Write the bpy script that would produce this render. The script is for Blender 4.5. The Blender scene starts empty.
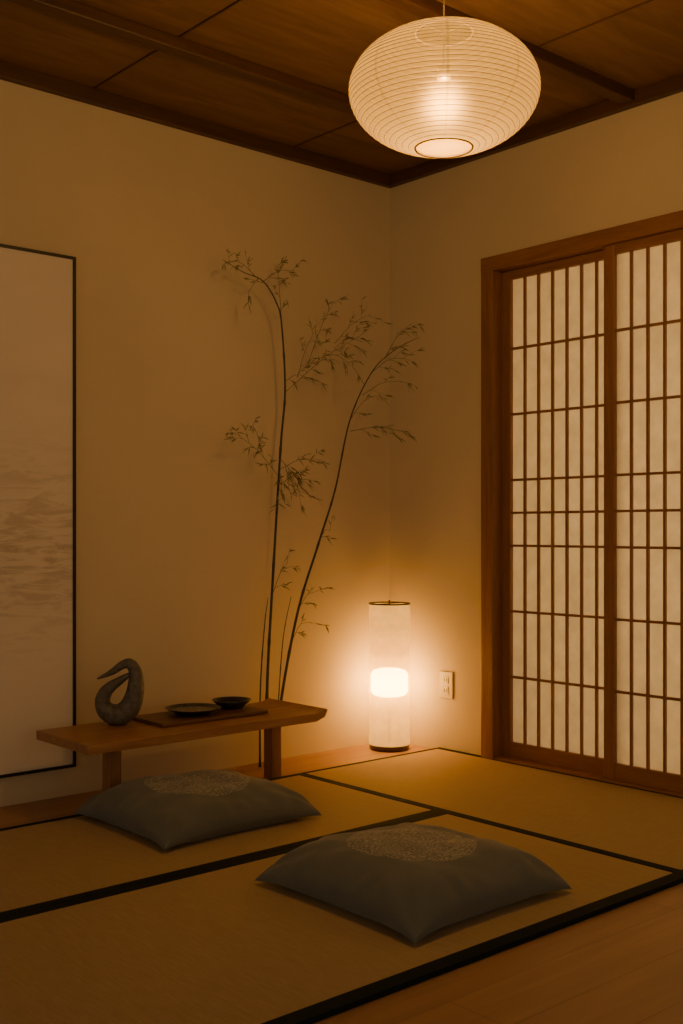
import bpy, bmesh, math, random
from mathutils import Vector, Matrix, noise
random.seed(7)
scene = bpy.context.scene
COL = scene.collection

# ------------------------------------------------------------------ dims (m)
XW, YW, H = 3.396, 3.538, 2.47      # shoji wall plane, picture wall plane, ceiling
XL, YN = -1.9, -1.7                 # room extents behind the viewer

# ------------------------------------------------------------------ materials
def newmat(name):
    m = bpy.data.materials.new(name); m.use_nodes = True
    nt = m.node_tree; nt.nodes.clear()
    out = nt.nodes.new('ShaderNodeOutputMaterial')
    return m, nt, out
def ramp(nt, fac, stops):
    r = nt.nodes.new('ShaderNodeValToRGB')
    e = r.color_ramp.elements
    e[0].position, e[0].color = stops[0][0], (*stops[0][1], 1)
    e[1].position, e[1].color = stops[-1][0], (*stops[-1][1], 1)
    for p, c in stops[1:-1]:
        x = e.new(p); x.color = (*c, 1)
    nt.links.new(fac, r.inputs[0]); return r.outputs[0]
def coords(nt, scale=(1, 1, 1)):
    tc = nt.nodes.new('ShaderNodeTexCoord')
    mp = nt.nodes.new('ShaderNodeMapping'); mp.inputs['Scale'].default_value = scale
    nt.links.new(tc.outputs['Object'], mp.inputs[0]); return mp.outputs[0]
def mixc(nt, fac, a, b, mode='MIX'):
    m = nt.nodes.new('ShaderNodeMix'); m.data_type = 'RGBA'; m.blend_type = mode
    if isinstance(fac, float): m.inputs[0].default_value = fac
    else: nt.links.new(fac, m.inputs[0])
    for s, v in ((6, a), (7, b)):
        if isinstance(v, tuple): m.inputs[s].default_value = (*v, 1)
        else: nt.links.new(v, m.inputs[s])
    return m.outputs[2]
def math_n(nt, op, a, b=None, c=None):
    m = nt.nodes.new('ShaderNodeMath'); m.operation = op
    for i, v in enumerate((a, b, c)):
        if v is None: continue
        if isinstance(v, (int, float)): m.inputs[i].default_value = v
        else: nt.links.new(v, m.inputs[i])
    return m.outputs[0]
def principled(nt, out, color, rough=.7, bump=None, bstr=.2, bdist=.01, spec=.5):
    p = nt.nodes.new('ShaderNodeBsdfPrincipled')
    if isinstance(color, tuple): p.inputs['Base Color'].default_value = (*color, 1)
    else: nt.links.new(color, p.inputs['Base Color'])
    p.inputs['Roughness'].default_value = rough
    p.inputs['Specular IOR Level'].default_value = spec
    if bump is not None:
        b = nt.nodes.new('ShaderNodeBump'); b.inputs['Strength'].default_value = bstr
        b.inputs['Distance'].default_value = bdist
        nt.links.new(bump, b.inputs['Height']); nt.links.new(b.outputs[0], p.inputs['Normal'])
    nt.links.new(p.outputs[0], out.inputs[0]); return p
def noise_t(nt, vec, scale, detail=4, rough=.5, dist=0.):
    n = nt.nodes.new('ShaderNodeTexNoise'); n.inputs['Scale'].default_value = scale
    n.inputs['Detail'].default_value = detail; n.inputs['Roughness'].default_value = rough
    n.inputs['Distortion'].default_value = dist
    nt.links.new(vec, n.inputs['Vector']); return n.outputs[0]

def plain(name, c, rough=.6, var=.25, scale=20, bstr=.15, spec=.5):
    m, nt, out = newmat(name)
    f = noise_t(nt, coords(nt), scale)
    col = ramp(nt, f, [(.3, tuple(x * (1 - var) for x in c)), (.7, tuple(min(1, x * (1 + var)) for x in c))])
    principled(nt, out, col, rough, f, bstr, .003, spec); return m
def wood(name, dark, light, axis='x', rough=.5, scale=1., bstr=.15):
    m, nt, out = newmat(name)
    s = {'x': (1, 14, 14), 'y': (14, 1, 14), 'z': (14, 14, 1)}[axis]
    v = coords(nt, tuple(k * scale for k in s))
    f1 = noise_t(nt, v, 2.2, 6, .6, .6)
    f2 = noise_t(nt, v, 14, 3, .5)
    f = math_n(nt, 'ADD', math_n(nt, 'MULTIPLY', f1, .75), math_n(nt, 'MULTIPLY', f2, .25))
    principled(nt, out, ramp(nt, f, [(.32, dark), (.5, tuple((a + b) / 2 for a, b in zip(dark, light))), (.68, light)]), rough, f, bstr, .002)
    return m

def plaster(name, c):
    m, nt, out = newmat(name)
    v = coords(nt)
    big = noise_t(nt, v, 1.3, 4, .55)
    fine = noise_t(nt, v, 160, 5, .7)
    col = ramp(nt, big, [(.3, tuple(x * .93 for x in c)), (.7, tuple(x * 1.04 for x in c))])
    col2 = mixc(nt, .25, col, ramp(nt, fine, [(.35, tuple(x * .86 for x in c)), (.65, c)]))
    principled(nt, out, col2, .92, fine, .12, .002, .2); return m

M_wall = plaster('wall_plaster', (.69, .585, .40))
M_frame = wood('shoji_frame_wood', (.21, .09, .034), (.35, .165, .068), 'z', .45)
M_frame_h = wood('shoji_rail_wood', (.21, .09, .034), (.35, .165, .068), 'y', .45)
M_bar = wood('shoji_lattice_wood', (.22, .098, .042), (.34, .168, .073), 'z', .5)
M_beam = wood('ceiling_beam_wood', (.06, .027, .013), (.12, .053, .024), 'x', .5)
M_beam_y = wood('ceiling_trim_wood', (.06, .027, .013), (.12, .053, .024), 'y', .5)
M_bench = wood('bench_wood', (.26, .12, .05), (.46, .235, .10), 'x', .4)
M_benchleg = wood('bench_leg_wood', (.26, .12, .05), (.44, .225, .10), 'z', .45)
M_tray = wood('tray_wood', (.10, .045, .02), (.20, .09, .04), 'x', .4)
M_black = plain('black_frame', (.012, .011, .010), .45, .2, 30, .05)
M_stone = plain('carved_grey_stone', (.13, .115, .095), .6, .35, 60, .5)
M_dish = plain('dark_glazed_ceramic', (.03, .032, .034), .22, .5, 40, .1)
M_dish2 = plain('dish_pattern', (.2, .18, .15), .5, .8, 90, .3)
M_stem = plain('bamboo_stem', (.06, .055, .026), .6, .35, 40, .2)
M_leaf = plain('bamboo_leaf', (.22, .20, .075), .6, .4, 12, .1)
M_cloth_edge = plain('tatami_border_cloth', (.010, .015, .018), .85, .3, 300, .3, .2)
M_cream = plain('outlet_plastic', (.62, .55, .42), .4, .05, 20, .02)
M_darkslot = plain('outlet_slot', (.02, .02, .02), .5, .1)
M_metal = plain('dark_brass', (.10, .065, .03), .35, .2)
M_base = plain('lamp_base_wood', (.10, .05, .025), .5, .2)

# ceiling boards
m, nt, out = newmat('ceiling_boards')
v = coords(nt, (1, 7, 7)); f = noise_t(nt, v, 2.4, 6, .6, .8)
col = ramp(nt, f, [(.3, (.15, .078, .036)), (.5, (.195, .105, .05)), (.7, (.25, .14, .068))])
principled(nt, out, col, .6, f, .1, .002); M_ceil = m

# floor boards
m, nt, out = newmat('floor_boards')
vv = coords(nt, (1, 1, 1))
br = nt.nodes.new('ShaderNodeTexBrick'); nt.links.new(vv, br.inputs['Vector'])
br.inputs['Scale'].default_value = 1; br.inputs['Brick Width'].default_value = 1.6
br.inputs['Row Height'].default_value = .15; br.inputs['Mortar Size'].default_value = .0012
br.inputs['Color1'].default_value = (.9, .9, .9, 1); br.inputs['Color2'].default_value = (1, 1, 1, 1)
br.inputs['Mortar'].default_value = (.6, .6, .6, 1)
f = noise_t(nt, coords(nt, (1, 12, 12)), 2., 6, .6, .5)
col = ramp(nt, f, [(.3, (.35, .185, .095)), (.7, (.45, .25, .13))])
principled(nt, out, mixc(nt, 1., col, br.outputs[0], 'MULTIPLY'), .42, f, .08, .002); M_floor = m

# tatami rush weave
def tatami(name, axis):
    m, nt, out = newmat(name)
    w = nt.nodes.new('ShaderNodeTexWave'); w.bands_direction = 'X' if axis == 'x' else 'Y'
    w.inputs['Scale'].default_value = 60; w.inputs['Distortion'].default_value = .6
    w.inputs['Detail'].default_value = 2
    nt.links.new(coords(nt), w.inputs['Vector'])
    s = (160, 9, 9) if axis == 'x' else (9, 160, 9)
    f = noise_t(nt, coords(nt, s), 1.6, 4, .7)
    g = noise_t(nt, coords(nt), 2.2, 3)
    h = math_n(nt, 'ADD', math_n(nt, 'MULTIPLY', w.outputs[1], .35), math_n(nt, 'MULTIPLY', f, .65))
    c = ramp(nt, h, [(.2, (.30, .21, .115)), (.8, (.54, .40, .235))])
    c2 = mixc(nt, math_n(nt, 'MULTIPLY', g, .4), c, (.43, .315, .18))
    principled(nt, out, c2, .75, h, .4, .003, .3); return m
M_tat = tatami('tatami_rush_lengthwise', 'x'); M_tat2 = tatami('tatami_rush_crosswise', 'y')

# cushion fabric with embroidered roundel
m, nt, out = newmat('cushion_linen')
tc = nt.nodes.new('ShaderNodeTexCoord'); sx = nt.nodes.new('ShaderNodeSeparateXYZ')
nt.links.new(tc.outputs['Object'], sx.inputs[0])
X, Y, Z = sx.outputs
r = math_n(nt, 'SQRT', math_n(nt, 'ADD', math_n(nt, 'MULTIPLY', X, X), math_n(nt, 'MULTIPLY', Y, Y)))
inside = math_n(nt, 'LESS_THAN', r, .165)
top = math_n(nt, 'GREATER_THAN', Z, .06)
vo = nt.nodes.new('ShaderNodeTexVoronoi'); vo.feature = 'DISTANCE_TO_EDGE'; vo.inputs['Scale'].default_value = 85
vo.inputs['Randomness'].default_value = .6
nt.links.new(tc.outputs['Object'], vo.inputs['Vector'])
line = math_n(nt, 'LESS_THAN', vo.outputs['Distance'], .17)
stitch = ramp(nt, noise_t(nt, coords(nt), 130, 2), [(.38, (.1, .1, .1)), (.6, (1, 1, 1))])
mask = math_n(nt, 'MULTIPLY', math_n(nt, 'MULTIPLY', math_n(nt, 'MULTIPLY', inside, top), line), stitch)
weave = noise_t(nt, coords(nt), 420, 3, .7)
cloud = noise_t(nt, coords(nt), 9, 3)
base = ramp(nt, cloud, [(.3, (.128, .138, .128)), (.7, (.162, .172, .158))])
base = mixc(nt, .35, base, ramp(nt, weave, [(.3, (.092, .10, .093)), (.7, (.215, .225, .208))]))
col = mixc(nt, math_n(nt, 'MULTIPLY', mask, .7), base, (.46, .43, .35))
hgt = math_n(nt, 'ADD', math_n(nt, 'MULTIPLY', weave, .4), math_n(nt, 'MULTIPLY', mask, .8))
pp = principled(nt, out, col, .9, hgt, .35, .002, .2)
pp.inputs['Sheen Weight'].default_value = .2
M_cushion = m

# ink-wash scroll
m, nt, out = newmat('ink_wash_paper')
tc = nt.nodes.new('ShaderNodeTexCoord'); sx = nt.nodes.new('ShaderNodeSeparateXYZ')
nt.links.new(tc.outputs['Object'], sx.inputs[0])
streak = noise_t(nt, coords(nt, (3.0, 1, 15)), 1.6, 7, .66, 1.4)
hill = noise_t(nt, coords(nt, (1.2, 1, 2.2)), 1.4, 5, .6, .5)
z = sx.outputs[2]     # object origin at picture centre
band = math_n(nt, 'MAXIMUM', math_n(nt, 'SUBTRACT', 1, math_n(nt, 'MULTIPLY', math_n(nt, 'ABSOLUTE', math_n(nt, 'ADD', z, .13)), 2.3)), 0)
ink = ramp(nt, streak, [(.46, (0, 0, 0)), (.58, (1, 1, 1))])
ink2 = ramp(nt, hill, [(.45, (0, 0, 0)), (.7, (1, 1, 1))])
fac = math_n(nt, 'MULTIPLY', math_n(nt, 'MULTIPLY', band, ink), .7)
fac2 = math_n(nt, 'MULTIPLY', ink2, .25)
col = mixc(nt, fac2, (.82, .73, .60), (.58, .49, .38))
col = mixc(nt, fac, col, (.50, .41, .30))
principled(nt, out, col, .85, None, spec=.2); M_art = m

# paper materials ----------------------------------------------------
def paper(name, tint, trans=.1, emis=0., ecol=(1, .6, .25), seams=0, refr=.3, fibre=60, diff=.35, tpc=(1, .86, .60), rrough=.75):
    m, nt, out = newmat(name)
    f = noise_t(nt, coords(nt), fibre, 5, .6)
    c = ramp(nt, f, [(.3, tuple(x * .86 for x in tint)), (.7, tint)])
    if seams:
        tc = nt.nodes.new('ShaderNodeTexCoord'); sx = nt.nodes.new('ShaderNodeSeparateXYZ')
        nt.links.new(tc.outputs['Object'], sx.inputs[0])
        a = math_n(nt, 'ARCTAN2', sx.outputs[1], sx.outputs[0])
        fr = math_n(nt, 'FRACT', math_n(nt, 'MULTIPLY', math_n(nt, 'ADD', a, math.pi), seams / (2 * math.pi)))
        s = math_n(nt, 'LESS_THAN', fr, .03)
        c = mixc(nt, math_n(nt, 'MULTIPLY', s, .6), c, tuple(x * .45 for x in tint))
    tr = nt.nodes.new('ShaderNodeBsdfTranslucent'); nt.links.new(c, tr.inputs[0])
    df = nt.nodes.new('ShaderNodeBsdfDiffuse'); nt.links.new(c, df.inputs[0])
    rf = nt.nodes.new('ShaderNodeBsdfRefraction'); nt.links.new(c, rf.inputs[0])
    rf.inputs['IOR'].default_value = 1.25; rf.inputs['Roughness'].default_value = rrough
    tp = nt.nodes.new('ShaderNodeBsdfTransparent'); tp.inputs[0].default_value = (*tpc, 1)
    def mx(fac, a, b):
        s = nt.nodes.new('ShaderNodeMixShader'); s.inputs[0].default_value = fac
        nt.links.new(a, s.inputs[1]); nt.links.new(b, s.inputs[2]); return s.outputs[0]
    sh = mx(diff, tr.outputs[0], df.outputs[0])
    if refr: sh = mx(refr, sh, rf.outputs[0])
    if trans: sh = mx(trans, sh, tp.outputs[0])
    if emis:
        em = nt.nodes.new('ShaderNodeEmission'); em.inputs[1].default_value = emis
        nt.links.new(mixc(nt, 1., c, ecol, 'MULTIPLY'), em.inputs[0])
        ad = nt.nodes.new('ShaderNodeAddShader'); nt.links.new(sh, ad.inputs[0]); nt.links.new(em.outputs[0], ad.inputs[1])
        sh = ad.outputs[0]
    nt.links.new(sh, out.inputs[0]); return m
M_lantern = paper('lantern_washi', (.105, .066, .018), .25, 2.0, (1, .86, .6), seams=8, refr=.18, rrough=.8, diff=.4)
M_lantern_b = paper('lantern_added_disc_paper', (.15, .085, .014), .30, 0, refr=.0, diff=.15)  # for the disc added to light up the lantern's bottom opening
M_lamp = paper('floor_lamp_washi', (.33, .205, .055), .30, 2.4, (1, .8, .5), refr=0, fibre=25, diff=.25)
M_light_disc = paper('lamp_added_disc_paper', (.3, .2, .1), .0, .0, refr=0, fibre=25)  # for the disc added to hold back light from the lamp top
M_shoji = paper('shoji_paper', (.90, .80, .62), .0, .0, refr=0, fibre=18)
M_rib = plain('lantern_bamboo_rib', (.15, .09, .035), .7)
m, nt, out = newmat('added_drum_glow')
em = nt.nodes.new('ShaderNodeEmission'); em.inputs[0].default_value = (1, .57, .15, 1); em.inputs[1].default_value = 62
nt.links.new(em.outputs[0], out.inputs[0]); M_glow = m  # plain emitter for the added drum inside the floor lamp

# ------------------------------------------------------------------ helpers
def link(o, parent=None, mat=None, smooth=False):
    COL.objects.link(o)
    if mat is not None:
        for mm in (mat if isinstance(mat, (list, tuple)) else [mat]): o.data.materials.append(mm)
    if smooth:
        for p in o.data.polygons: p.use_smooth = True
    if parent is not None:
        o.parent = parent; o.matrix_parent_inverse = Matrix.Translation(-parent.location)
    return o
def empty(name, loc):
    e = bpy.data.objects.new(name, None); e.location = loc; e.empty_display_size = .1
    COL.objects.link(e); return e
def bm_box(bm, x0, x1, y0, y1, z0, z1):
    vs = [bm.verts.new(p) for p in ((x0, y0, z0), (x1, y0, z0), (x1, y1, z0), (x0, y1, z0), (x0, y0, z1), (x1, y0, z1), (x1, y1, z1), (x0, y1, z1))]
    for f in ((0, 3, 2, 1), (4, 5, 6, 7), (0, 1, 5, 4), (1, 2, 6, 5), (2, 3, 7, 6), (3, 0, 4, 7)):
        bm.faces.new([vs[i] for i in f])
def boxes(name, lst, mat, parent=None, bevel=0., origin=None):
    o0 = Vector(origin) if origin else Vector((0, 0, 0))
    bm = bmesh.new()
    for b in lst: bm_box(bm, *b)
    bmesh.ops.translate(bm, verts=bm.verts, vec=-o0)
    me = bpy.data.meshes.new(name); bm.to_mesh(me); bm.free()
    o = bpy.data.objects.new(name, me); o.location = o0; link(o, parent, mat)
    if bevel:
        md = o.modifiers.new('bevel', 'BEVEL'); md.width = bevel; md.segments = 2; md.limit_method = 'ANGLE'
    return o
def mesh(name, verts, faces, mat, parent=None, smooth=True, loc=(0, 0, 0)):
    me = bpy.data.meshes.new(name); me.from_pydata(verts, [], faces); me.update()
    o = bpy.data.objects.new(name, me); o.location = loc
    return link(o, parent, mat, smooth)
def revolve(profile, n=64, close=False):
    vs, fs = [], []
    for r, z in profile:
        for i in range(n):
            a = 2 * math.pi * i / n; vs.append((r * math.cos(a), r * math.sin(a), z))
    for j in range(len(profile) - 1):
        for i in range(n):
            k = (i + 1) % n; fs.append((j * n + i, j * n + k, (j + 1) * n + k, (j + 1) * n + i))
    return vs, fs
def catmull(pts, per=8):
    P = [Vector(p) for p in pts]; P = [2 * P[0] - P[1]] + P + [2 * P[-1] - P[-2]]
    o = []
    for i in range(1, len(P) - 2):
        for k in range(per):
            t = k / per; a, b, c, d = P[i - 1], P[i], P[i + 1], P[i + 2]
            o.append(.5 * ((2 * b) + (c - a) * t + (2 * a - 5 * b + 4 * c - d) * t * t + (3 * b - a - 3 * c + d) * t ** 3))
    o.append(P[-2]); return o
def tube(pts, radii, n=10, up=Vector((.3, 1, .1)), vs=None, fs=None, squash=1.):
    vs = [] if vs is None else vs; fs = [] if fs is None else fs
    base = len(vs); L = len(pts)
    for i, p in enumerate(pts):
        t = (pts[min(i + 1, L - 1)] - pts[max(i - 1, 0)]).normalized()
        a = t.cross(up).normalized(); b = t.cross(a).normalized()
        r = radii[i] if hasattr(radii, '__len__') else radii
        for k in range(n):
            w = 2 * math.pi * k / n
            vs.append(tuple(p + a * r * math.cos(w) + b * r * squash * math.sin(w)))
    for i in range(L - 1):
        for k in range(n):
            q = (k + 1) % n
            fs.append((base + i * n + k, base + i * n + q, base + (i + 1) * n + q, base + (i + 1) * n + k))
    fs.append(tuple(base + k for k in range(n - 1, -1, -1))); fs.append(tuple(base + (L - 1) * n + k for k in range(n)))
    return vs, fs

# ------------------------------------------------------------------ room shell
T = .12
SY0, SY1, SZ1 = .92, 2.985, 2.005     # shoji frame extent in the wall
boxes('floor', [(XL, XW + T, YN, YW + T, -.1, 0)], M_floor)
boxes('ceiling', [(XL, XW + T, YN, YW + T, H, H + .1)], M_ceil)
boxes('wall_left', [(XL, XW + T, YW, YW + T, 0, H)], M_wall)
boxes('wall_right', [(XW, XW + T, SY1, YW, 0, H), (XW, XW + T, SY0, SY1, SZ1, H), (XW, XW + T, YN, SY0, 0, H)], M_wall)
boxes('ceiling_beam', [(XL, XW - .03, 2.965, 3.02, H - .04, H)], M_beam, bevel=.004)
boxes('ceiling_beam', [(XL, XW - .03, 2.265, 2.32, H - .04, H)], M_beam, bevel=.004)
boxes('ceiling_beam', [(XL, XW - .03, 1.565, 1.62, H - .04, H)], M_beam, bevel=.004)
boxes('ceiling_beam', [(XL, XW - .03, .865, .92, H - .04, H)], M_beam, bevel=.004)
boxes('trim_1', [(XL, XW, YW - .03, YW, H - .05, H)], M_beam, bevel=.003)
boxes('trim_2', [(XW - .03, XW, YN, YW - .03, H - .05, H)], M_beam_y, bevel=.003)
seams = [(x - .003, x + .003, YN, YW - .03, H - .004, H + .001) for x in (-.77, .13, 1.03, 1.93, 2.83)]
boxes('trim_3', seams, M_beam_y)

# ------------------------------------------------------------------ tatami
def tat(x0, x1, y0, y1, borders, mat):
    e = empty('tatami_mat', ((x0 + x1) / 2, (y0 + y1) / 2, 0))
    boxes('rush_surface', [(x0, x1, y0, y1, .0, .012)], mat, e, .002)
    boxes('cloth_border', borders, M_cloth_edge, e)
    return e
zb0, zb1, w = .0005, .0135, .032
CX = 2.62
for (xa, xb) in ((.82, CX), (-.98, .82)):
    tat(xa + .001, xb - .001, 2.495, 3.235, [(xa + .001, xb - .001, 2.495, 2.495 + w, zb0, zb1), (xa + .001, xb - .001, 3.235 - w * .7, 3.2355, zb0, zb1)], M_tat)
    tat(xa + .001, xb - .001, 1.60, 2.493, [(xa + .001, xb - .001, 1.5995, 1.60 + w * 1.25, zb0, zb1), (xa + .001, xb - .001, 2.493 - w, 2.493, zb0, zb1)], M_tat)
tat(CX, XW - .004, 1.60, 3.235, [(CX, CX + w, 1.60, 3.235, zb0, zb1), (XW - .004 - w * .8, XW - .004, 1.60, 3.235, zb0, zb1),
    (CX + w, XW - .004 - w * .8, 3.235 - .014, 3.2355, zb0, zb1), (CX + w, XW - .004 - w * .8, 1.5995, 1.60 + w * 1.25, zb0, zb1)], M_tat2)

# ------------------------------------------------------------------ shoji
sh = empty('shoji_door', (XW, 1.96, 0))
j = .062; px0 = XW - .028
boxes('jamb', [(px0, XW + T, SY1 - j, SY1, 0, SZ1), (px0, XW + T, SY0, SY0 + j, 0, SZ1)], M_frame, sh, .003)
boxes('lintel', [(px0 - .002, XW + T, SY0 + .0, SY1 + .0, SZ1 - .055, SZ1 + .002)], M_frame_h, sh, .003)
boxes('sill', [(px0 + .006, XW + T, SY0 + j, SY1 - j, 0, .022)], M_frame_h, sh, .002)
zt, zbm = SZ1 - .055, .022
def panel(name, x, ya, yb, ncol):
    st, rt, rb = .045, .035, .06
    d = .026
    boxes(name + '_stiles', [(x, x + d, ya, ya + st, zbm, zt), (x, x + d, yb - st, yb, zbm, zt)], M_frame, sh, .002)
    boxes(name + '_rails', [(x + .001, x + d, ya + st, yb - st, zt - rt, zt), (x + .001, x + d, ya + st, yb - st, zbm, zbm + rb)], M_frame_h, sh, .002)
    iy0, iy1 = ya + st, yb - st
    p = (iy1 - iy0) / ncol; bars = []
    for k in range(1, ncol):
        y = iy0 + k * p; bars.append((x + .004, x + .014, y - .0048, y + .0048, zbm + rb, zt - rt))
    boxes(name + '_vertical_bars', bars, M_bar, sh)
    hb = []
    for z in (.340, .600, .860, .990, 1.120, 1.380, 1.640):
        hb.append((x + .005, x + .016, iy0, iy1, z - .0048, z + .0048))
    boxes(name + '_horizontal_bars', hb, M_bar, sh)
    boxes(name + '_paper', [(x + .017, x + .0175, iy0 - .005, iy1 + .005, zbm + rb - .005, zt - rt + .005)], M_shoji, sh)
panel('outer_panel_a', XW + .026, 2.36, SY1 - j, 7)
panel('inner_panel', XW - .008, 1.51, 2.412, 12)
panel('outer_panel_b', XW + .026, SY0 + j, 1.56, 7)

# ------------------------------------------------------------------ framed ink painting
fx0, fx1, fz0, fz1 = .93, 1.868, .100, 1.870
pc = empty('framed_ink_painting', ((fx0 + fx1) / 2, YW, (fz0 + fz1) / 2))
b = .010; fy = YW - .02
boxes('frame', [(fx0, fx0 + b, fy, YW - .001, fz0, fz1), (fx1 - b, fx1, fy, YW - .001, fz0, fz1),
                (fx0 + b, fx1 - b, fy, YW - .001, fz0, fz0 + b), (fx0 + b, fx1 - b, fy, YW - .001, fz1 - b, fz1)], M_black, pc)
boxes('painting', [(fx0 + b, fx1 - b, YW - .014, YW - .002, fz0 + b, fz1 - b)], M_art, pc, origin=((fx0 + fx1) / 2, YW, (fz0 + fz1) / 2))

# ------------------------------------------------------------------ low bench
BX0, BX1, BY0, BY1, BZ = 1.665, 2.625, 3.06, 3.41, .265
bn = empty('low_wooden_bench', ((BX0 + BX1) / 2, (BY0 + BY1) / 2, 0))
prof = [(BX0, BZ - .03), (BX0, BZ)]
for k in range(9):
    t = k / 8; prof.append((BX1 - .06 + .06 * t, BZ + .012 * t * t))
prof += [(BX1 + .002, BZ + .004), (BX1 - .012, BZ - .018), (BX1 - .05, BZ - .03)]
vs = [(x, BY0, z) for x, z in prof] + [(x, BY1, z) for x, z in prof]; n = len(prof)
fs = [tuple(range(n - 1, -1, -1)), tuple(range(n, 2 * n))] + [(i, (i + 1) % n, n + (i + 1) % n, n + i) for i in range(n)]
o = mesh('bench_top', vs, fs, M_bench, bn, False)
md = o.modifiers.new('b', 'BEVEL'); md.width = .003; md.segments = 2; md.limit_method = 'ANGLE'
bm = bmesh.new(); bm.from_mesh(o.data); bmesh.ops.recalc_face_normals(bm, faces=bm.faces); bm.to_mesh(o.data); bm.free()
boxes('leg_left', [(1.855, 1.90, 3.265, 3.315, 0, BZ - .03)], M_benchleg, bn, .003)
boxes('leg_right', [(2.53, 2.575, 3.265, 3.315, 0, BZ - .03)], M_benchleg, bn, .003)
boxes('stretcher', [(1.90, 2.53, 3.28, 3.30, BZ - .055, BZ - .03)], M_bench, bn, .002)

# ------------------------------------------------------------------ tray + dishes
boxes('serving_board', [(2.00, 2.44, 3.17, 3.385, BZ + .0003, BZ + .013)], M_tray, bevel=.003)
def dish(name, loc, R, h, rim, mat, inner):
    e = empty(name, loc)
    prof = [(.001, 0), (R * .55, 0), (R * .6, .003), (R * .9, h * .75), (R, h), (R - rim, h), (R * .82, h * .62), (R * .55, h * .36), (.001, h * .33)]
    v, f = revolve(prof, 48); mesh('dish_body', v, f, mat, e, True, loc)
    v, f = revolve([(R * .80, h * .60), (R * .5, h * .5), (.001, h * .48)], 40); mesh('dish_glaze', v, f, inner, e, True, loc)
    return e
dish('ceramic_plate', (2.195, 3.282, BZ + .0133), .099, .022, .006, M_dish, M_dish2)
dish('ceramic_bowl', (2.372, 3.300, BZ + .0133), .072, .030, .006, M_dish, M_dish)

# ------------------------------------------------------------------ sculpture
S = .00350
ctr = (1.922, 3.325, BZ)
path = [(100, 678, .8), (107, 675, 2.0), (115, 671, 3.2), (124, 665, 4.2), (131, 664, 5.2), (136, 671, 6.2), (137, 683, 7.8), (135, 696, 9.2), (129, 708, 10.5),
        (119, 713, 10.5), (109, 709, 9.), (105, 700, 7.4), (108, 691, 6.4), (114, 685, 5.2), (120, 681, 4.2), (126, 677, 3.2), (131, 674, 2.)]
P = [((px - 120) * S, 0, (722.5 - py) * S) for px, py, r in path]
R = [r * S for *_, r in path]
cp = catmull(P, 8)
cr = []
for i in range(len(cp)):
    t = i / 8; k = min(int(t), len(R) - 2); cr.append(R[k] + (R[k + 1] - R[k]) * (t - k))
v, f = tube(cp, cr, 20, Vector((0, 1, 0)), squash=1.15)
sc = mesh('abstract_bird_sculpture', v, f, M_stone, None, True, ctr)
sc.rotation_euler = (0, 0, math.radians(-36))
bm = bmesh.new(); bm.from_mesh(sc.data)
for vtx in bm.verts:
    if vtx.co.z < .004: vtx.co.z = .0005
bm.to_mesh(sc.data); bm.free()

# ------------------------------------------------------------------ cushions
def cushion(loc, a, b, Ht, seed):
    n = 80; vs, fs = [], []
    def shape(u, v):
        x = u * a * (1 - .06 * (1 - v * v) * abs(u) ** 2); y = v * b * (1 - .06 * (1 - u * u) * abs(v) ** 2)
        return x, y
    for side in (1, -1):
        for jj in range(n + 1):
            for ii in range(n + 1):
                u = -1 + 2 * ii / n; v = -1 + 2 * jj / n
                u = math.copysign(abs(u) ** .8, u); v = math.copysign(abs(v) ** .8, v)
                x, y = shape(u, v)
                f = ((1 - abs(u) ** 3.) * (1 - abs(v) ** 3.)); f = max(f, 0) ** .5
                seam = .042 - .034 * (abs(u * v)) ** 1.5
                if side == 1:
                    w = noise.noise(Vector((x * 5 + seed, y * 5, 1.3))) * .014 + noise.noise(Vector((x * 14 + seed, y * 14, 4.))) * .007
                    cd = math.hypot(1 - abs(u), 1 - abs(v)); ang = math.atan2(1 - abs(v), 1 - abs(u))
                    w += .009 * math.sin(ang * 9 + seed) * math.exp(-(cd / .4) ** 2) * min(1, cd * 6)
                    ed = min(1 - abs(u), 1 - abs(v)); along = (x if abs(v) > abs(u) else y)
                    w += .007 * math.sin(along * 60 + 5 * noise.noise(Vector((along * 8, seed, 0)))) * math.exp(-(ed / .16) ** 2) * min(1, ed * 20)
                    z = seam + (Ht - seam) * f + w * min(1, f * 1.4)
                else:
                    z = seam * (1 - min(1, f * 1.8))
                vs.append((x, y, z))
    k = (n + 1) ** 2
    for s in (0, 1):
        for jj in range(n):
            for ii in range(n):
                q = [s * k + jj * (n + 1) + ii, s * k + jj * (n + 1) + ii + 1, s * k + (jj + 1) * (n + 1) + ii + 1, s * k + (jj + 1) * (n + 1) + ii]
                fs.append(tuple(q if s == 0 else q[::-1]))
    o = mesh('floor_cushion', vs, fs, M_cushion, None, True, loc)
    bm = bmesh.new(); bm.from_mesh(o.data); bmesh.ops.remove_doubles(bm, verts=bm.verts, dist=.0004); bm.to_mesh(o.data); bm.free()
    for p in o.data.polygons: p.use_smooth = True
    return o
cushion((2.003, 2.008, .0142), .280, .292, .123, 1.7)
cushion((1.987, 2.948, .0142), .292, .268, .118, 5.1)

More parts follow.
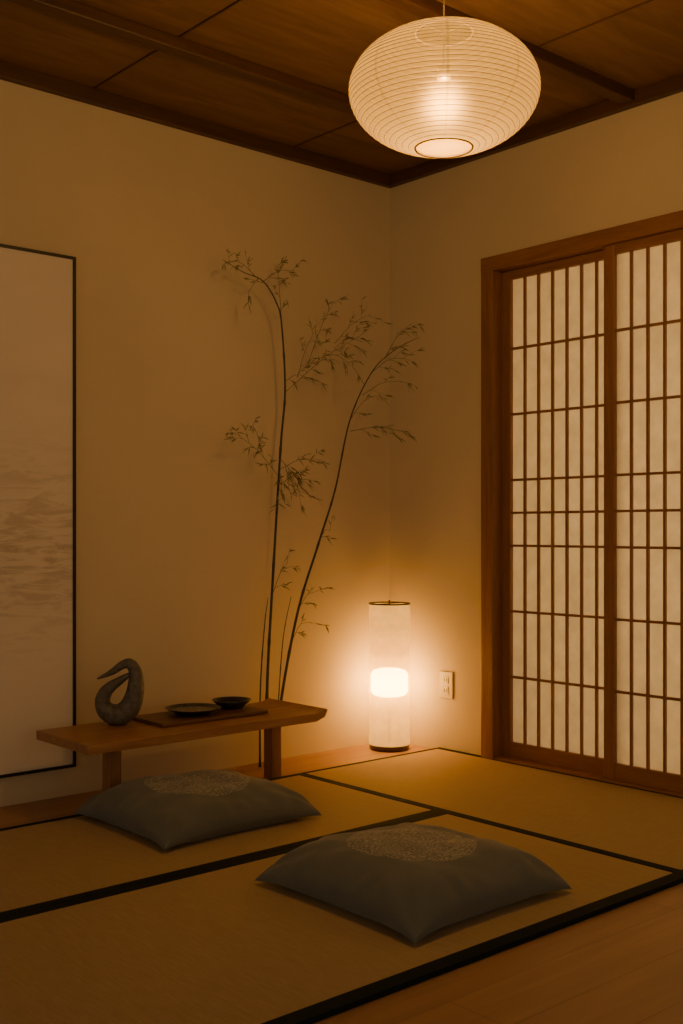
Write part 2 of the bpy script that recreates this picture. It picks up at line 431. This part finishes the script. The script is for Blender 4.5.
# ------------------------------------------------------------------ paper pendant
PL = Vector((0.6605 + .0918 * .7508, .7508 - .0918 * .6605, 0)) * 2.89
pz = 2.060
pd = empty('paper_pendant_lantern', (PL.x, PL.y, pz))
A, B, ro = .247, .156, .074
zc = B * math.sqrt(1 - (ro / A) ** 2)
NR = 34; prof = []
a0 = math.asin(zc / B)
for k in range(NR * 4 + 1):
    a = -a0 + 2 * a0 * k / (NR * 4); z = B * math.sin(a); r = A * math.cos(a)
    sag = .0022 * abs(math.sin(math.pi * k / 4))
    prof.append((r - sag, z))
v, f = revolve(prof, 96); mesh('paper_shade', v, f, M_lantern, pd, True, (PL.x, PL.y, pz))
v, f = revolve([(ro - .001, -zc + .004), (.001, -zc + .004)], 48); mesh('added_bottom_glow_disc', v, f, M_lantern_b, pd, True, (PL.x, PL.y, pz))  # added disc, so the bottom opening glows evenly
vs, fs = [], []
for k in range(0, NR + 1):
    a = -a0 + 2 * a0 * k / NR; z = B * math.sin(a); r = A * math.cos(a) + .0004
    rr = .0007 if 0 < k < NR else .0026
    ring = [(r + rr * math.cos(t), z + rr * math.sin(t)) for t in [i * math.pi / 3 for i in range(6)]]
    ring.append(ring[0]); v, f = revolve(ring, 72); bse = len(vs); vs += v; fs += [tuple(i + bse for i in q) for q in f]
mesh('bamboo_ribs', vs, fs, M_rib, pd, True, (PL.x, PL.y, pz))
vs, fs = [], []
tube([Vector((0, 0, zc)), Vector((0, 0, H - pz - .012))], .0022, 8, Vector((1, 0, 0)), vs, fs)
tube([Vector((-ro, 0, zc)), Vector((ro, 0, zc))], .0018, 6, Vector((0, 0, 1)), vs, fs)
tube([Vector((0, -ro, zc)), Vector((0, ro, zc))], .0018, 6, Vector((0, 0, 1)), vs, fs)
tube([Vector((0, 0, zc)), Vector((0, 0, .06))], .003, 8, Vector((1, 0, 0)), vs, fs)
mesh('cord', vs, fs, M_metal, pd, True, (PL.x, PL.y, pz))
v, f = revolve([(.001, 0), (.045, 0), (.045, -.018), (.02, -.026), (.001, -.026)], 32)
mesh('ceiling_rose', v, f, M_metal, pd, True, (PL.x, PL.y, H))
v, f = revolve([(.001, .06), (.016, .06), (.018, .03), (.001, .028)], 24); mesh('bulb_socket', v, f, M_metal, pd, True, (PL.x, PL.y, pz))

# ------------------------------------------------------------------ floor lamp
FL = (3.262, 3.402); fr, fh = .086, .612
fl = empty('paper_floor_lamp', (*FL, 0))
prof = []
for k in range(61):
    z = .022 + (fh - .022) * k / 60; prof.append((fr + .0012 * math.sin(z * 60) + .0006 * math.sin(z * 170), z))
n = 72; v, f = revolve(prof, n)
v = [(x * (1 + .008 * noise.noise(Vector((x * 12, y * 12, z * 9)))), y * (1 + .008 * noise.noise(Vector((x * 12, y * 12, z * 9)))), z) for x, y, z in v]
mesh('paper_shade', v, f, M_lamp, fl, True, (*FL, 0))
v, f = revolve([(fr + .002, fh - .003), (fr + .002, fh + .003), (fr - .003, fh + .003), (fr - .003, fh - .003), (fr + .002, fh - .003)], 64)
mesh('top_ring', v, f, M_metal, fl, True, (*FL, 0))
v, f = revolve([(fr - .003, fh - .008), (.001, fh - .008)], 64)
mesh('added_top_light_disc', v, f, M_light_disc, fl, True, (*FL, 0))  # added disc, keeps light scallops off the walls above the lamp
v, f = revolve([(.001, 0), (fr - .006, 0), (fr - .002, .006), (fr - .002, .024), (.001, .024)], 64)
mesh('base', v, f, M_base, fl, False, (*FL, 0))
vs, fs = [], []
tube([Vector((0, 0, .02)), Vector((0, 0, .228))], .006, 10, Vector((1, 0, 0)), vs, fs)
tube([Vector((-fr, 0, fh)), Vector((fr, 0, fh))], .0016, 6, Vector((0, 0, 1)), vs, fs)
tube([Vector((0, 0, fh - .004)), Vector((0, 0, fh + .014))], .004, 8, Vector((1, 0, 0)), vs, fs)
mesh('stem', vs, fs, M_metal, fl, True, (*FL, 0))
v, f = revolve([(.001, .222), (.05, .223), (.068, .229), (.078, .242), (.078, .316), (.068, .329), (.05, .335), (.001, .336)], 48)
mesh('added_glow_drum', v, f, M_glow, fl, True, (*FL, 0))  # added emissive drum, sized to make the bright band across the shade

# ------------------------------------------------------------------ outlet
oc = empty('wall_outlet', (XW, 3.196, .277))
boxes('plate', [(XW - .007, XW - .0003, 3.158, 3.234, .222, .334)], M_cream, oc, .003)
boxes('sockets', [(XW - .0095, XW - .006, 3.180, 3.212, .285, .315), (XW - .0095, XW - .006, 3.180, 3.212, .241, .271)], M_cream, oc, .002)
sl = []
for zc_ in (.300, .256):
    sl += [(XW - .0102, XW - .009, 3.188, 3.191, zc_ - .007, zc_ + .007), (XW - .0102, XW - .009, 3.201, 3.204, zc_ - .007, zc_ + .007)]
boxes('slots', sl, M_darkslot, oc)

# ------------------------------------------------------------------ bamboo
bp = empty('bamboo_plant', (2.68, 3.45, 0))
SV, SF, LV, LF = [], [], [], []
def culm(pts, r0, r1):
    c = catmull(pts, 12); L = len(c); rad = []
    for i in range(L):
        t = i / (L - 1); r = r0 + (r1 - r0) * t
        if i % 9 == 0: r *= 1.25
        rad.append(r)
    tube(c, rad, 8, Vector((.2, 1, .1)), SV, SF); return c
def leaf(p, d, L, W):
    d = d.normalized(); side = d.cross(Vector((random.uniform(-.6, .6), 1, random.uniform(-.6, .6)))).normalized()
    nrm = d.cross(side); b = len(LV)
    prof = [(0, .08), (.2, .8), (.45, 1.), (.75, .6), (1, 0.02)]
    for t, w in prof:
        c = p + d * L * t + Vector((0, 0, -1)) * L * .22 * t * t
        LV.append(tuple(c - side * W * w + nrm * W * .25)); LV.append(tuple(c)); LV.append(tuple(c + side * W * w + nrm * W * .25))
    for k in range(4):
        a = b + k * 3; LF.append((a, a + 1, a + 4, a + 3)); LF.append((a + 1, a + 2, a + 5, a + 4))
def clampy(p):
    p.y = min(p.y, YW - .02); p.x = min(p.x, XW - .02); return p
def spray(a, b, nt=7, tl=.08, nl=6, start=.2, r=.0011, bow=.02):
    a, b = Vector(a), Vector(b); m = (a + b) / 2 + Vector((0, 0, bow))
    c = catmull([a, m, b], 8); tube(c, [r * (1 - .6 * i / len(c)) for i in range(len(c))], 5, Vector((.2, 1, .1)), SV, SF)
    d0 = (b - a).normalized()
    for k in range(nt):
        t = start + (1 - start) * k / max(1, nt - 1)
        i = min(int(t * (len(c) - 1)), len(c) - 2); p = c[i].copy()
        sgn = 1 if k % 2 else -1
        perp = Vector((-d0.z, 0, d0.x)) * sgn
        d = (d0 * random.uniform(.5, 1.) + perp * random.uniform(.3, .8) + Vector((0, random.uniform(-.5, .3), random.uniform(-.15, .1)))).normalized()
        L = tl * random.uniform(.5, 1.1); q = clampy(p + d * L + Vector((0, 0, -.01)))
        tube([p, (p + q) / 2 + Vector((0, 0, .004)), q], [.0006, .0005, .0004], 4, Vector((.2, 1, .1)), SV, SF)
        for s in range(nl):
            u = random.uniform(.2, 1); pp_ = p.lerp(q, u)
            ld = d * random.uniform(.4, 1.) + Vector((random.uniform(-.8, .8), random.uniform(-.6, .2), random.uniform(-.8, .4)))
            leaf(pp_, ld, random.uniform(.016, .038), random.uniform(.0015, .0027))
s1 = [(2.645, 3.455, .0), (2.652, 3.45, .35), (2.668, 3.445, .65), (2.70, 3.43, 1.234), (2.715, 3.42, 1.468), (2.69, 3.41, 1.72), (2.665, 3.41, 1.80), (2.60, 3.41, 1.875), (2.51, 3.42, 1.90), (2.42, 3.42, 1.93)]
culm(s1, .0066, .0008)
s2 = [(2.675, 3.44, 0), (2.70, 3.42, .28), (2.765, 3.40, .608), (2.833, 3.36, .863), (2.887, 3.32, 1.08), (2.921, 3.27, 1.354), (2.974, 3.2, 1.54), (3.021, 3.12, 1.622), (3.075, 3.05, 1.666)]
culm(s2, .0066, .0008)
culm([(2.63, 3.47, 0), (2.632, 3.47, .3), (2.645, 3.46, .55), (2.655, 3.45, .66)], .0045, .001)
culm([(2.70, 3.46, 0), (2.706, 3.45, .25), (2.722, 3.44, .5), (2.745, 3.42, .66)], .0035, .001)
sprays = [
 ((2.69, 3.41, 1.72), (2.66, 3.40, 1.95), 5), ((2.60, 3.41, 1.875), (2.73, 3.38, 1.93), 4), ((2.56, 3.41, 1.89), (2.44, 3.42, 1.93), 5),
 ((2.60, 3.41, 1.87), (2.52, 3.40, 1.82), 2),
 ((2.714, 3.42, 1.46), (3.04, 3.30, 1.72), 12), ((2.80, 3.38, 1.58), (2.90, 3.34, 1.83), 7), ((2.86, 3.36, 1.62), (2.98, 3.3, 1.56), 5), ((2.9, 3.34, 1.66), (3.02, 3.26, 1.78), 5),
 ((2.71, 3.42, 1.50), (2.80, 3.38, 1.52), 3), ((2.76, 3.40, 1.52), (2.82, 3.37, 1.70), 4),
 ((2.702, 3.43, 1.12), (2.47, 3.42, 1.29), 10), ((2.60, 3.42, 1.22), (2.54, 3.40, 1.32), 3), ((2.70, 3.43, 1.16), (2.86, 3.38, 1.20), 5),
 ((2.70, 3.43, 1.20), (2.76, 3.38, 1.06), 8), ((2.70, 3.43, 1.14), (2.67, 3.38, 1.04), 5), ((2.70, 3.43, 1.10), (2.78, 3.38, 1.12), 5),
 ((2.921, 3.27, 1.31), (3.07, 3.10, 1.30), 7), ((2.921, 3.27, 1.354), (2.99, 3.2, 1.45), 3),
 ((2.974, 3.2, 1.54), (3.05, 3.09, 1.59), 6), ((3.0, 3.15, 1.60), (3.03, 3.05, 1.70), 5), ((2.95, 3.23, 1.45), (3.04, 3.1, 1.50), 3),
 ((2.668, 3.445, .66), (2.73, 3.42, .80), 4), ((2.765, 3.40, .61), (2.82, 3.36, .68), 3), ((2.74, 3.40, .5), (2.79, 3.38, .56), 3),
 ((2.84, 3.36, .88), (2.88, 3.34, .92), 2)]
for a, b_, k in sprays: spray(a, b_, k)
mesh('stems', SV, SF, M_stem, bp, True); mesh('leaves', LV, LF, M_leaf, bp, False)

# ------------------------------------------------------------------ lights
def light(name, kind, loc, energy, color, parent=None, **kw):
    l = bpy.data.lights.new(name, kind); l.energy = energy; l.color = color
    for k, v_ in kw.items(): setattr(l, k, v_)
    o = bpy.data.objects.new(name, l); o.location = loc; COL.objects.link(o)
    if parent: o.parent = parent; o.matrix_parent_inverse = Matrix.Translation(-parent.location)
    return o
light('bulb', 'POINT', (PL.x, PL.y, pz - .02), 50, (1, .62, .23), pd, shadow_soft_size=.035)
o = light('daylight_behind_shoji', 'AREA', (XW + 1.1, 1.96, 1.1), 42, (1, .67, .32), None, shape='RECTANGLE', size=2.6, size_y=2.4)
o.rotation_euler = (0, math.radians(90), 0)
w_ = bpy.data.worlds.new('world'); scene.world = w_; w_.use_nodes = True
bg = w_.node_tree.nodes['Background']; bg.inputs[0].default_value = (1, .745, .46, 1); bg.inputs[1].default_value = .40

# ------------------------------------------------------------------ camera
cam = bpy.data.cameras.new('camera'); co = bpy.data.objects.new('camera', cam); COL.objects.link(co)
co.location = (0, 0, .922); co.rotation_euler = (math.radians(90), 0, -math.atan2(.6605, .7508))
cam.sensor_fit = 'VERTICAL'; cam.sensor_height = 36; cam.lens = 36 * 1116 / 1024; cam.shift_y = 18 / 1024
cam.clip_start = .05
scene.camera = co
